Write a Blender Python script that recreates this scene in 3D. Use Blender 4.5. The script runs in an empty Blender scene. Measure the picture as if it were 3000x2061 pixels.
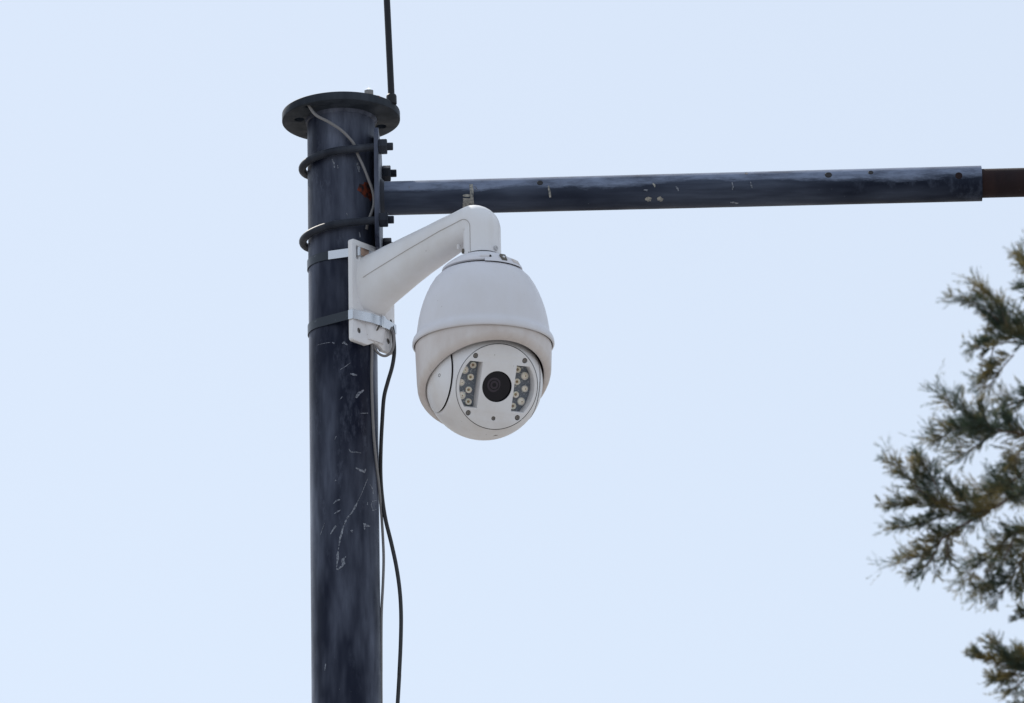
import bpy, bmesh, math, random
import numpy as np
from mathutils import Vector, Matrix

S = bpy.context.scene
COL = S.collection
R = math.radians
rnd = random.Random(11)

# ------------------------------------------------------------------ camera
FPX = 20000.0                 # focal length in photo pixels (3000 wide)
U = 1 / 1859.0                # one photo pixel at the pole, in metres
PITCH, ROLL = R(18.4), R(1.0)
DIST = FPX * U
CAM = Vector((494.5 * U, -DIST * math.cos(PITCH), 1.6))
_r0 = Vector((1, 0, 0)); _u0 = Vector((0, -math.sin(PITCH), math.cos(PITCH)))
FWD = Vector((0, math.cos(PITCH), math.sin(PITCH)))
UPV = math.cos(ROLL) * _u0 + math.sin(ROLL) * _r0
RGT = math.cos(ROLL) * _r0 - math.sin(ROLL) * _u0
cd = bpy.data.cameras.new('camera'); cam = bpy.data.objects.new('camera', cd); COL.objects.link(cam)
m = Matrix((RGT, UPV, -FWD)).transposed().to_4x4(); m.translation = CAM
cam.matrix_world = m
cd.sensor_width = 36; cd.lens = FPX / 3000 * 36
cd.clip_start = 0.1; cd.clip_end = 6000
cd.dof.use_dof = True; cd.dof.focus_distance = DIST - 0.12; cd.dof.aperture_fstop = 27
cd.dof.aperture_blades = 7
S.camera = cam

# ------------------------------------------------------------------ light
SUN_EL, SUN_AZ = R(47), R(-31)          # azimuth from +Y, positive towards +X
w = bpy.data.worlds.new('World'); S.world = w; w.use_nodes = True
nt = w.node_tree; bg = nt.nodes['Background']
sky = nt.nodes.new('ShaderNodeTexSky'); sky.sky_type = 'NISHITA'; sky.sun_disc = False
sky.sun_elevation = SUN_EL; sky.sun_rotation = SUN_AZ
sky.air_density = 1.0; sky.dust_density = 0.9; sky.ozone_density = 1.4; sky.altitude = 50
hz = nt.nodes.new('ShaderNodeMix'); hz.data_type = 'RGBA'; hz.inputs[0].default_value = 0.72     # thin even summer haze over the whole sky
hz.inputs[7].default_value = (5.30, 5.82, 6.50, 1)
nt.links.new(sky.outputs[0], hz.inputs[6]); nt.links.new(hz.outputs[2], bg.inputs[0]); bg.inputs[1].default_value = 0.1
sd = bpy.data.lights.new('sun', 'SUN'); sd.energy = 3.6; sd.angle = R(0.53); sd.color = (1.0, 0.94, 0.85)
sun = bpy.data.objects.new('sun', sd); COL.objects.link(sun)
sdir = Vector((math.sin(SUN_AZ) * math.cos(SUN_EL), math.cos(SUN_AZ) * math.cos(SUN_EL), math.sin(SUN_EL)))
sun.rotation_euler = sdir.to_track_quat('Z', 'Y').to_euler(); sun.location = (-3, 4, 9)
vs = S.view_settings; vs.view_transform = 'Standard'; vs.look = 'None'; vs.gamma = 1; vs.exposure = 0.54
vs.use_curve_mapping = False
S.render.engine = 'CYCLES'

# ------------------------------------------------------------------ layout helpers
def ray(x, y):
    return (FWD * FPX + RGT * (x - 1500) + UPV * (1030.5 - y)).normalized()
def at(x, y, Y):
    d = ray(x, y); return CAM + d * ((Y - CAM.y) / d.y)
def on_cyl(x, y, A, D, rad):
    """near hit of the sight line with an endless cylinder"""
    d = ray(x, y); o = CAM - A
    dp = d - D * d.dot(D); op = o - D * o.dot(D)
    a = dp.dot(dp); b = 2 * dp.dot(op); c = op.dot(op) - rad * rad
    q = max(b * b - 4 * a * c, 0.0)
    return CAM + d * ((-b - math.sqrt(q)) / (2 * a))

# ------------------------------------------------------------------ materials
def mat(name, color, rough=0.5, metal=0.0, spec=0.5, **kw):
    M = bpy.data.materials.new(name); M.use_nodes = True
    b = M.node_tree.nodes['Principled BSDF']
    b.inputs['Base Color'].default_value = (*color, 1); b.inputs['Roughness'].default_value = rough
    b.inputs['Metallic'].default_value = metal; b.inputs['Specular IOR Level'].default_value = spec
    for k, v in kw.items(): b.inputs[k.replace('_', ' ')].default_value = v
    return M
def N(M, t, **kw):
    n = M.node_tree.nodes.new(t)
    for k, v in kw.items(): setattr(n, k, v)
    return n
def L(M, a, b): M.node_tree.links.new(a, b)
def noise(M, scale, detail=4, rough=0.55, stretch=(1, 1, 1), off=(0, 0, 0), dist=0.0):
    tc = N(M, 'ShaderNodeTexCoord'); mp = N(M, 'ShaderNodeMapping'); nz = N(M, 'ShaderNodeTexNoise')
    mp.inputs['Scale'].default_value = stretch; mp.inputs['Location'].default_value = off
    nz.inputs['Scale'].default_value = scale; nz.inputs['Detail'].default_value = detail
    nz.inputs['Roughness'].default_value = rough; nz.inputs['Distortion'].default_value = dist
    L(M, tc.outputs['Object'], mp.inputs[0]); L(M, mp.outputs[0], nz.inputs['Vector'])
    return nz.outputs['Fac']
def ramp(M, fac, lo, hi, a=0.0, b=1.0):
    r = N(M, 'ShaderNodeMapRange'); r.inputs['From Min'].default_value = lo; r.inputs['From Max'].default_value = hi
    r.inputs['To Min'].default_value = a; r.inputs['To Max'].default_value = b
    L(M, fac, r.inputs['Value']); return r.outputs[0]
def mix(M, fac, a, b):
    x = N(M, 'ShaderNodeMix', data_type='RGBA')
    if isinstance(fac, (int, float)): x.inputs[0].default_value = fac
    else: L(M, fac, x.inputs[0])
    for s, v in ((6, a), (7, b)):
        if isinstance(v, tuple): x.inputs[s].default_value = (*v, 1)
        else: L(M, v, x.inputs[s])
    return x.outputs[2]
def math_(M, op, a, b=0.0):
    n = N(M, 'ShaderNodeMath', operation=op)
    for i, v in enumerate((a, b)):
        if isinstance(v, (int, float)): n.inputs[i].default_value = v
        else: L(M, v, n.inputs[i])
    return n.outputs[0]
def bsdf(M): return M.node_tree.nodes['Principled BSDF']
def bump(M, h, strength=0.2, dist=0.001):
    b = N(M, 'ShaderNodeBump'); b.inputs['Strength'].default_value = strength; b.inputs['Distance'].default_value = dist
    L(M, h, b.inputs['Height']); L(M, b.outputs[0], bsdf(M).inputs['Normal'])

def painted_steel(name, base, faded, rough, faded_top=False, amount=1.0, stretch=(1, 1, .25)):
    M = mat(name, base, rough, 0, .17)
    bsdf(M).inputs['Sheen Weight'].default_value = .20; bsdf(M).inputs['Sheen Roughness'].default_value = .20
    bsdf(M).inputs['Sheen Tint'].default_value = (.80, .88, 1, 1)
    big = noise(M, 9, 4, .6, stretch)
    streak = noise(M, 42, 5, .62, (1, 1, .16) if not faded_top else (.08, 1, 1), (3, 1, 2))
    f = math_(M, 'MULTIPLY', ramp(M, big, .42, .62), ramp(M, streak, .30, .66, .25, 1))
    f = math_(M, 'MULTIPLY', f, amount)
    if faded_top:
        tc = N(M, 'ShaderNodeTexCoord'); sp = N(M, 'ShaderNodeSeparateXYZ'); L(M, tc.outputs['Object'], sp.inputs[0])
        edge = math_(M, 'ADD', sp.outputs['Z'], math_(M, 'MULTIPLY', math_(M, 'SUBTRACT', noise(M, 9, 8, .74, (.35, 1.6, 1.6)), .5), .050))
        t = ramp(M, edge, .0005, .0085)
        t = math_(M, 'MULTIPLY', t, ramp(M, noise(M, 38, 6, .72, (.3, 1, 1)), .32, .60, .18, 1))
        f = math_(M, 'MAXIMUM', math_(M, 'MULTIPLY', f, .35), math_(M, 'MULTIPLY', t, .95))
    mott = math_(M, 'MULTIPLY', ramp(M, noise(M, 40, 7, .74, (1, 1, .35), (1, 4, 2)), .48, .70), ramp(M, noise(M, 6, 3, .55, (1, 1, .6), (9, 1, 1)), .44, .58))
    f = math_(M, 'MAXIMUM', f, math_(M, 'MULTIPLY', mott, (.22 if faded_top else .48) * amount))
    c = mix(M, f, base, faded)
    # small pale chips and dust specks
    sp_ = ramp(M, noise(M, 170, 3, .7, (1, 1, .6)), .70, .76)
    sp_ = math_(M, 'MULTIPLY', sp_, ramp(M, noise(M, 14, 2, .5), .5, .62))
    c = mix(M, math_(M, 'MULTIPLY', sp_, .55), c, (.30, .32, .36))
    L(M, c, bsdf(M).inputs['Base Color'])
    L(M, ramp(M, noise(M, 26, 4), .3, .7, rough - .08, rough + .14), bsdf(M).inputs['Roughness'])
    bump(M, noise(M, 120, 4, .6), .10, .0015)
    return M

M_POLE = painted_steel('navy_paint_weathered', (.003, .006, .020), (.140, .160, .220), .42)
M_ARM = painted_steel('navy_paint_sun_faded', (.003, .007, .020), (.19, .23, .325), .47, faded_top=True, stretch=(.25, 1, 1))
M_FLANGE = painted_steel('dark_green_black_paint', (.008, .012, .019), (.050, .060, .076), .55)
M_IRON = painted_steel('blackened_steel', (.010, .013, .022), (.045, .052, .068), .5)
M_RUSTTUBE = painted_steel('dark_rusty_steel', (.014, .008, .010), (.045, .022, .018), .65)
M_RUST = mat('rust', (.22, .075, .03), .8)
M_ORANGE = mat('orange_black_mottle', (.28, .055, .02), .7)
L(M_ORANGE, mix(M_ORANGE, ramp(M_ORANGE, noise(M_ORANGE, 90), .42, .6), (.016, .010, .014), (.20, .035, .012)), bsdf(M_ORANGE).inputs['Base Color'])

def white_plastic(name, base, dirt, rough, dirt_amt=.5, scale=14):
    M = mat(name, base, rough, 0, .4)
    d = math_(M, 'MULTIPLY', ramp(M, noise(M, scale, 6, .62, (1, 1, .5), (5, 2, 1)), .40, .75), dirt_amt)
    st = ramp(M, noise(M, 60, 4, .6, (1, 1, .05), (2, 7, 1)), .52, .78, 0, .45)     # faint rain streaks
    d = math_(M, 'MAXIMUM', d, math_(M, 'MULTIPLY', st, dirt_amt))
    speck = ramp(M, noise(M, 210, 2, .5), .745, .775)
    c = mix(M, d, base, dirt)
    c = mix(M, math_(M, 'MULTIPLY', speck, .45), c, (.20, .17, .13))
    L(M, c, bsdf(M).inputs['Base Color'])
    L(M, ramp(M, noise(M, 22, 3), .3, .7, rough - .05, rough + .10), bsdf(M).inputs['Roughness'])
    bump(M, noise(M, 650, 2, .5), .05, .0004)
    return M
M_WHITE = white_plastic('white_enamel', (.75, .75, .77), (.52, .47, .40), .38, .35)
M_HOOD = white_plastic('white_enamel_hood', (.69, .69, .735), (.52, .48, .43), .40, .3)
M_LOW = white_plastic('white_enamel_dust_bounce', (.66, .62, .605), (.47, .38, .33), .45, .65, 20)  # beige dust noise over a base warmed to imitate ground bounce
M_BALL = white_plastic('white_enamel_ball', (.76, .755, .77), (.52, .45, .39), .42, .4, 18)
M_SEAM = mat('mould_seam_grey', (.40, .38, .36), .6)
M_DARKGAP = mat('dark_gap', (.012, .012, .014), .7)
M_STRAP = mat('stainless_band', (.62, .63, .65), .24, 1.0)
bump(M_STRAP, noise(M_STRAP, 30, 2, .5, (1, 1, 2)), .12, .003)
M_STRAPDULL = mat('painted_over_band', (.035, .045, .050), .35, .3)
L(M_STRAPDULL, mix(M_STRAPDULL, ramp(M_STRAPDULL, noise(M_STRAPDULL, 60, 5, .7, (1, 1, 2)), .58, .68), (.018, .025, .036), (.28, .30, .34)), bsdf(M_STRAPDULL).inputs['Base Color'])
M_BROWNREFL = mat('brown_band_reflection', (.36, .24, .18), .35, .8)  # brown tone painted in for a reflection on the upper strap
M_SCREW = mat('dull_steel_screw', (.22, .21, .20), .38, .9)
M_BOLTW = mat('painted_bolt', (.48, .48, .49), .4)
M_GREYCABLE = mat('grey_cable_sheath', (.20, .195, .20), .55)
M_BLACKCABLE = mat('black_cable_sheath', (.010, .011, .014), .42)
M_ANT = mat('black_fibreglass', (.010, .011, .015), .5, 0, .3)
M_PCB = mat('grey_blue_board', (.12, .14, .17), .45)
L(M_PCB, mix(M_PCB, ramp(M_PCB, noise(M_PCB, 420, 2, .6), .60, .66), (.15, .17, .20), (.38, .41, .44)), bsdf(M_PCB).inputs['Base Color'])
M_LED = mat('cream_led_lens', (.86, .80, .69), .16, 0, .6); bsdf(M_LED).inputs['Subsurface Weight'].default_value = .15
bsdf(M_LED).inputs['Subsurface Scale'].default_value = .002
M_LEDRING = mat('bright_led_ring', (.86, .84, .79), .22, .4)
M_LEDCHIP = mat('led_chip', (.33, .24, .15), .4)
M_LENS = mat('coated_lens_glass', (.004, .004, .009), .12, 0, .35)
M_LENSRING = mat('black_lens_barrel', (.012, .011, .014), .45)
M_LENSCOAT = mat('purple_lens_coating', (.018, .011, .024), .18, 0, .6)
M_CLIP = mat('dark_bronze_clip', (.12, .105, .085), .4, .6)
M_SCRATCH = mat('scraped_paint', (.27, .29, .34), .75)
L(M_SCRATCH, mix(M_SCRATCH, ramp(M_SCRATCH, noise(M_SCRATCH, 320, 3, .7), .38, .62), (.045, .055, .08), (.26, .28, .33)), bsdf(M_SCRATCH).inputs['Base Color'])
M_TAPE = mat('old_tape_residue', (.26, .255, .23), .8)
L(M_TAPE, mix(M_TAPE, ramp(M_TAPE, noise(M_TAPE, 140, 4, .7), .38, .62), (.10, .105, .11), (.34, .33, .30)), bsdf(M_TAPE).inputs['Base Color'])
M_CONC = mat('ground_paving', (.30, .27, .23), .85)
L(M_CONC, mix(M_CONC, ramp(M_CONC, noise(M_CONC, .6, 8, .6), .3, .7), (.205, .200, .196), (.270, .263, .256)), bsdf(M_CONC).inputs['Base Color'])
M_BARK = mat('bark', (.10, .065, .045), .9)
L(M_BARK, mix(M_BARK, noise(M_BARK, 12, 6, .6, (1, 1, .2)), (.05, .035, .026), (.15, .10, .07)), bsdf(M_BARK).inputs['Base Color'])
bump(M_BARK, noise(M_BARK, 18, 5, .6, (1, 1, .2)), .8, .02)
M_NEEDLE = mat('conifer_needles', (.06, .075, .035), .6)
_gi = N(M_NEEDLE, 'ShaderNodeNewGeometry')
c1 = mix(M_NEEDLE, ramp(M_NEEDLE, noise(M_NEEDLE, 9, 3, .6), .44, .64), (.056, .084, .054), (.25, .19, .060))
c2 = mix(M_NEEDLE, ramp(M_NEEDLE, _gi.outputs['Random Per Island'], 0, 1, .0, .55), c1, (.040, .060, .046))
L(M_NEEDLE, c2, bsdf(M_NEEDLE).inputs['Base Color'])
_tr = N(M_NEEDLE, 'ShaderNodeBsdfTranslucent'); L(M_NEEDLE, c2, _tr.inputs['Color'])
_mx = N(M_NEEDLE, 'ShaderNodeMixShader'); _mx.inputs[0].default_value = .45
L(M_NEEDLE, bsdf(M_NEEDLE).outputs[0], _mx.inputs[1]); L(M_NEEDLE, _tr.outputs[0], _mx.inputs[2])
L(M_NEEDLE, _mx.outputs[0], M_NEEDLE.node_tree.nodes['Material Output'].inputs['Surface'])

# ------------------------------------------------------------------ mesh helpers
def tag(o, label=None, cat=None, group=None, kind=None):
    if label: o['label'] = label
    if cat: o['category'] = cat
    if group: o['group'] = group
    if kind: o['kind'] = kind
    return o
def empty(name, loc):
    o = bpy.data.objects.new(name, None); COL.objects.link(o); o.location = loc; o.empty_display_size = .05
    return o
def wpos(o):
    v = Vector((0, 0, 0))
    while o is not None: v += o.location; o = o.parent
    return v
def build(name, verts, faces, material, parent=None, smooth=True, angle=35, origin=None):
    """verts in world metres; the object's origin goes to the parent's place (or to origin)"""
    base = wpos(parent) if parent else Vector((0, 0, 0))
    org = Vector(origin) if origin is not None else base
    me = bpy.data.meshes.new(name)
    me.from_pydata([tuple(Vector(v) - org) for v in verts], [], faces)
    bm = bmesh.new(); bm.from_mesh(me)
    bmesh.ops.recalc_face_normals(bm, faces=bm.faces); bm.to_mesh(me); bm.free()
    if smooth:
        me.polygons.foreach_set('use_smooth', [True] * len(me.polygons)); me.set_sharp_from_angle(angle=R(angle))
    me.materials.append(material)
    o = bpy.data.objects.new(name, me); COL.objects.link(o)
    o.location = org - base
    if parent: o.parent = parent
    return o
def frame(z, ref=None):
    z = Vector(z).normalized(); ref = Vector(ref) if ref else (Vector((0, 0, 1)) if abs(z.z) < .9 else Vector((1, 0, 0)))
    x = ref.cross(z).normalized(); return x, z.cross(x), z
def g_revolve(prof, A, D, seg=48, ref=None, closed=False):
    """prof: list of (radius, distance along D)"""
    x, y, z = frame(D, ref); A = Vector(A); V = []; F = []; rings = []
    for r, h in prof:
        if r < 1e-7: rings.append([len(V)]); V.append(A + z * h)
        else:
            rings.append(list(range(len(V), len(V) + seg)))
            for k in range(seg):
                a = 2 * math.pi * k / seg; V.append(A + z * h + (x * math.cos(a) + y * math.sin(a)) * r)
    pairs = list(zip(rings, rings[1:])) + ([(rings[-1], rings[0])] if closed else [])
    for p, q in pairs:
        for k in range(seg):
            k2 = (k + 1) % seg
            if len(p) == 1 and len(q) == 1: continue
            if len(p) == 1: F.append((p[0], q[k], q[k2]))
            elif len(q) == 1: F.append((p[k2], p[k], q[0]))
            else: F.append((p[k], p[k2], q[k2], q[k]))
    return V, F
def join(*geos):
    V = []; F = []
    for v, f in geos:
        n = len(V); V += list(v); F += [tuple(i + n for i in q) for q in f]
    return V, F
def g_tube(path, rad, seg=10, cap=True):
    P = [Vector(p) for p in path]; n = len(P)
    rs = rad if isinstance(rad, (list, tuple)) else [rad] * n
    V = []; F = []; up = None
    for i in range(n):
        t = (P[min(i + 1, n - 1)] - P[max(i - 1, 0)]).normalized()
        if up is None: up = frame(t)[0]
        x = (up - t * up.dot(t)).normalized(); up = x; y = t.cross(x)
        for k in range(seg):
            a = 2 * math.pi * k / seg; V.append(P[i] + (x * math.cos(a) + y * math.sin(a)) * rs[i])
    for i in range(n - 1):
        for k in range(seg):
            k2 = (k + 1) % seg; F.append((i * seg + k, i * seg + k2, (i + 1) * seg + k2, (i + 1) * seg + k))
    if cap: F.append(tuple(range(seg))[::-1]); F.append(tuple((n - 1) * seg + k for k in range(seg)))
    return V, F
def smooth_path(pts, sub=8):
    P = [Vector(p) for p in pts]; P = [P[0] * 2 - P[1]] + P + [P[-1] * 2 - P[-2]]; out = []
    for i in range(1, len(P) - 2):
        a, b, c, d = P[i - 1:i + 3]
        for k in range(sub):
            t = k / sub
            out.append(.5 * ((2 * b) + (c - a) * t + (2 * a - 5 * b + 4 * c - d) * t * t + (3 * b - a - 3 * c + d) * t ** 3))
    out.append(P[-2]); return out
def g_box(c, ax, ay, az, hx, hy, hz, bev=0.0):
    """bevelled box; c centre, three axes, half sizes"""
    bm = bmesh.new(); bmesh.ops.create_cube(bm, size=2)
    for v in bm.verts: v.co = Vector((v.co.x * hx, v.co.y * hy, v.co.z * hz))
    if bev > 0: bmesh.ops.bevel(bm, geom=list(bm.edges), offset=bev, segments=2, affect='EDGES', profile=.6)
    bm.verts.index_update()
    V = [Vector(c) + Vector(ax) * v.co.x + Vector(ay) * v.co.y + Vector(az) * v.co.z for v in bm.verts]
    F = [tuple(v.index for v in f.verts) for f in bm.faces]; bm.free(); return V, F
def g_plate(outline, holes, c, ax, ay, az, depth, bev=0.0):
    """flat plate with holes; outline in the ax/ay plane, thickness 'depth' along -az from c"""
    cu = bpy.data.curves.new('tmp', 'CURVE'); cu.dimensions = '2D'; cu.fill_mode = 'BOTH'
    K = 1000.0
    for pts in [outline] + list(holes):
        sp = cu.splines.new('POLY'); sp.points.add(len(pts) - 1); sp.use_cyclic_u = True
        for p, q in zip(sp.points, pts): p.co = (q[0] * K, q[1] * K, 0, 1)
    cu.extrude = (depth / 2 - bev) * K; cu.bevel_depth = bev * K; cu.bevel_resolution = 2; cu.offset = -bev * K
    ob = bpy.data.objects.new('tmp', cu); COL.objects.link(ob)
    dg = bpy.context.evaluated_depsgraph_get(); me = bpy.data.meshes.new_from_object(ob.evaluated_get(dg))
    bm = bmesh.new(); bm.from_mesh(me); bmesh.ops.remove_doubles(bm, verts=bm.verts, dist=1e-4); bm.verts.index_update()
    V = [Vector(c) + Vector(ax) * (v.co.x / K) + Vector(ay) * (v.co.y / K) + Vector(az) * (v.co.z / K - depth / 2) for v in bm.verts]
    F = [tuple(v.index for v in f.verts) for f in bm.faces]; bm.free()
    bpy.data.objects.remove(ob); bpy.data.curves.remove(cu); bpy.data.meshes.remove(me)
    return V, F
def arc(cx, cy, r, a0, a1, n):
    return [(cx + r * math.cos(R(a0 + (a1 - a0) * k / n)), cy + r * math.sin(R(a0 + (a1 - a0) * k / n))) for k in range(n + 1)]
def circ(cx, cy, r, n=24): return arc(cx, cy, r, 0, 360, n)[:-1]
def rrect(x0, y0, x1, y1, r, n=5):
    return arc(x1 - r, y0 + r, r, -90, 0, n) + arc(x1 - r, y1 - r, r, 0, 90, n) + arc(x0 + r, y1 - r, r, 90, 180, n) + arc(x0 + r, y0 + r, r, 180, 270, n)
def g_hex(A, D, flat, h, ref=None):
    r = flat / math.cos(R(30))
    return g_revolve([(0, 0), (r * .93, 0), (r, h * .1), (r, h * .9), (r * .93, h), (0, h)], A, D, 6, ref)
def g_streak(pts, A, D, rad, width, jitter=.35, lift=.0004):
    """irregular thin film lying on a cylinder; pts are sight-line pixels with width factors"""
    P = [(on_cyl(x, y, A, D, rad), f) for x, y, f in pts]
    Q = []
    for (a, fa), (b, fb) in zip(P, P[1:]):
        n = max(2, int((b - a).length / (6 * U)))
        for k in range(n): Q.append((a.lerp(b, k / n), fa + (fb - fa) * k / n))
    Q.append(P[-1]); V = []; F = []
    for i, (p, f) in enumerate(Q):
        t = (Q[min(i + 1, len(Q) - 1)][0] - Q[max(i - 1, 0)][0])
        ax = A + D * (p - A).dot(D); n = (p - ax).normalized()
        s = n.cross(t)
        s = s.normalized() if s.length > 1e-9 else Vector((1, 0, 0))
        for sg in (1, -1):
            ww = width * f * (1 + rnd.uniform(-jitter, jitter)) * .5
            q = p + s * ww * sg
            ax = A + D * (q - A).dot(D); nn = (q - ax).normalized()
            V.append(ax + nn * (rad + lift))
        for sg in (1, -1):
            q = V[len(V) - 2 if sg == 1 else len(V) - 1]
        if i: j = 2 * i; F.append((j - 2, j - 1, j + 1, j))
    m_ = len(V); V2 = []
    for v in V:
        ax = A + D * (v - A).dot(D); V2.append(v - (v - ax).normalized() * (lift + .0006))
    F2 = [(a + m_, d + m_, c + m_, b + m_) for a, b, c, d in F]
    n = len(Q); side = [(2 * i, 2 * i + 2, m_ + 2 * i + 2, m_ + 2 * i) for i in range(n - 1)] + [(2 * i + 1, m_ + 2 * i + 1, m_ + 2 * i + 3, 2 * i + 3) for i in range(n - 1)]
    side += [(0, m_, m_ + 1, 1), (2 * n - 2, 2 * n - 1, m_ + 2 * n - 1, m_ + 2 * n - 2)]
    return V + V2, F + F2 + side

Z = Vector((0, 0, 1)); O3 = Vector((0, 0, 0))

# ------------------------------------------------------------------ ground
gv = [(-3000, -3000, 0), (3000, -3000, 0), (3000, 3000, 0), (-3000, 3000, 0)]
ground = build('ground', gv, [(0, 1, 2, 3)], M_CONC, smooth=False); tag(ground, 'pale paved ground far below the camera pole', 'ground', kind='structure')

# ------------------------------------------------------------------ pole
RP = 100.5 * U
z_of = lambda y, Y=0.0, x=1005: at(x, y, Y).z
zf = z_of(356)                       # underside of the flange
pole = empty('steel_pole', (0, 0, 0))
tag(pole, 'tall dark navy painted steel pole with a round flange on top', 'pole')
build('shaft', *g_revolve([(RP, .02), (RP, zf + 8 * U)], O3, Z, 72), M_POLE, pole)
build('base_plate', *g_revolve([(0, 0), (.17, 0), (.17, .02), (RP * .9, .02)], O3, Z, 48), M_IRON, pole)
for k in range(4):
    a = R(45 + 90 * k); p = Vector((.13 * math.cos(a), .13 * math.sin(a), .0195))
    build('anchor_bolt', *join(g_hex(p, Z, .017, .016), g_revolve([(.009, .016), (.009, .04), (0, .04)], p, Z, 12)), M_IRON, pole)
# flange with bolt holes
FR, FT = 175 * U, 25 * U
hole_pts = [(-122, -23), (118, 50), (20, 126), (-90, 92)]
cab_hole = (-92, -122)
fl = build('flange', *g_plate(circ(0, 0, FR, 96), [circ(x * U, y * U, 15 * U, 20) for x, y in hole_pts] + [circ(cab_hole[0] * U, cab_hole[1] * U, 9 * U, 16)],
      (0, 0, zf + FT), (1, 0, .010), (0, 1, -.026), Z, FT, 2.2 * U), M_FLANGE, pole)
build('weld_bead', *g_revolve([(RP - .001, zf - 10 * U), (RP + 4 * U, zf - 7 * U), (RP + 8 * U, zf + 5 * U)], O3, Z, 72), M_POLE, fl)
pb = Vector((86 * U, -122 * U, zf + FT))
bolt = build('flange_bolt', *join(g_hex(pb + Z * 9 * U, Z, 13 * U, 15 * U), g_revolve([(17 * U, 0), (17 * U, 4 * U), (10 * U, 9 * U), (10 * U, 10 * U)], pb, Z, 20)), M_SCREW, fl)
build('rust_crust', *g_revolve([(0, 0), (16 * U, 0), (14 * U, 5 * U), (8 * U, 8 * U), (0, 9 * U)], pb + Vector((22 * U, 4 * U, 0)), Z, 9), M_RUST, fl)

# scratches and scrapes on the pole paint
def scrape(pts, width, jitter=.4):
    build('paint_scrape', *g_streak(pts, O3, Z, RP, width * U, jitter), M_SCRATCH, pole, smooth=False)
long_s = [(1078, 1400), (1060, 1445), (1047, 1472), (1034, 1498), (1018, 1517), (1008, 1538), (1001, 1562), (996, 1583), (991, 1612), (989, 1643), (986, 1668)]
segs = [(0, 2, .35), (2.05, 3.6, .9), (3.7, 4.15, 1.0), (4.3, 4.95, 1.0), (5.1, 7.6, 1.1), (7.75, 7.95, .5), (8.1, 9.4, 1.3), (9.4, 10, .45)]
def interp(pl, t):
    i = min(int(t), len(pl) - 2); f = t - i
    return (pl[i][0] + (pl[i + 1][0] - pl[i][0]) * f, pl[i][1] + (pl[i + 1][1] - pl[i][1]) * f)
for a, b, wf in segs:
    pts = []
    n = max(2, int((b - a) * 3))
    for k in range(n + 1):
        x, y = interp(long_s, a + (b - a) * k / n); pts.append((x, y, wf * (.45 if k in (0, n) else 1)))
    scrape(pts, 5.0)
for pts, wd in [([(986, 1668, .5), (990, 1669, 1), (1003, 1659, 1), (1006, 1652, 1.4), (1005, 1640, 1.3), (1013, 1631, .4)], 6),
                ([(977, 1476, .4), (986, 1467, 1), (996, 1464, .8)], 4.5), ([(979, 1506, .4), (990, 1499, 1), (998, 1495, .5)], 3.5),
                ([(968, 1566, .5), (977, 1552, 1), (984, 1541, 1.3)], 4), ([(939, 1568, .5), (946, 1548, .9), (952, 1532, .4)], 2.2),
                ([(1027, 1555, .5), (1033, 1557, 1.4)], 5), ([(1068, 1552, .6), (1067, 1535, 1.2), (1071, 1540, 1), (1084, 1542, .5)], 7),
                ([(1083, 1420, .5), (1092, 1434, 1.3), (1093, 1448, .7)], 4), ([(1105, 1466, .4), (1090, 1470, .9), (1087, 1480, 1), (1091, 1496, 1), (1106, 1492, .4)], 3.2),
                ([(1077, 1472, .5), (1076, 1480, 1)], 3), ([(1042, 1372, .5), (1055, 1378, 1.4), (1068, 1384, 1.0), (1071, 1374, .4)], 6),
                ([(1022, 1316, .4), (1027, 1325, 1), (1044, 1326, 1.2), (1058, 1328, .4)], 3), ([(1026, 1096, .5), (1034, 1098, 1.2), (1046, 1100, .6)], 5),
                ([(1043, 1166, .7), (1048, 1156, 1.4), (1056, 1150, 1.2), (1066, 1143, .5)], 6), ([(1055, 1212, .5), (1078, 1211, 1)], 3),
                ([(979, 1411, .5), (985, 1408, 1)], 3), ([(995, 1172, .5), (1003, 1163, 1)], 2.5), ([(980, 1290, .6), (985, 1279, .8)], 2),
                ([(996, 1084, .4), (1010, 1076, 1), (1026, 1064, .5)], 2.5), ([(973, 466, .6), (978, 480, 1.2), (980, 492, .6)], 4), ([(989, 485, .7), (990, 494, 1)], 3),
                ([(1047, 476, .7), (1049, 490, 1.3), (1052, 505, .6)], 7), ([(1015, 625, .5), (1020, 635, 1)], 3), ([(952, 1966, .5), (954, 1945, 1)], 4),
                ([(1003, 1008, .5), (1007, 1003, 1.2), (1017, 1012, .6)], 5), ([(973, 1004, .5), (980, 1006, 1)], 4),
                ([(930, 1012, .4), (968, 1004, .8)], 2), ([(1052, 680, .5), (1055, 696, 1.1)], 4)]:
    scrape(pts, wd)
build('orange_patch', *join(g_streak([(1050, 548, .5), (1063, 556, 1.0), (1078, 560, 1.3), (1092, 562, .9)], O3, Z, RP, 42 * U, .25, .0005)), M_ORANGE, pole, smooth=False)  # mottled orange-red and near-black patch on the shaft

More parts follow.
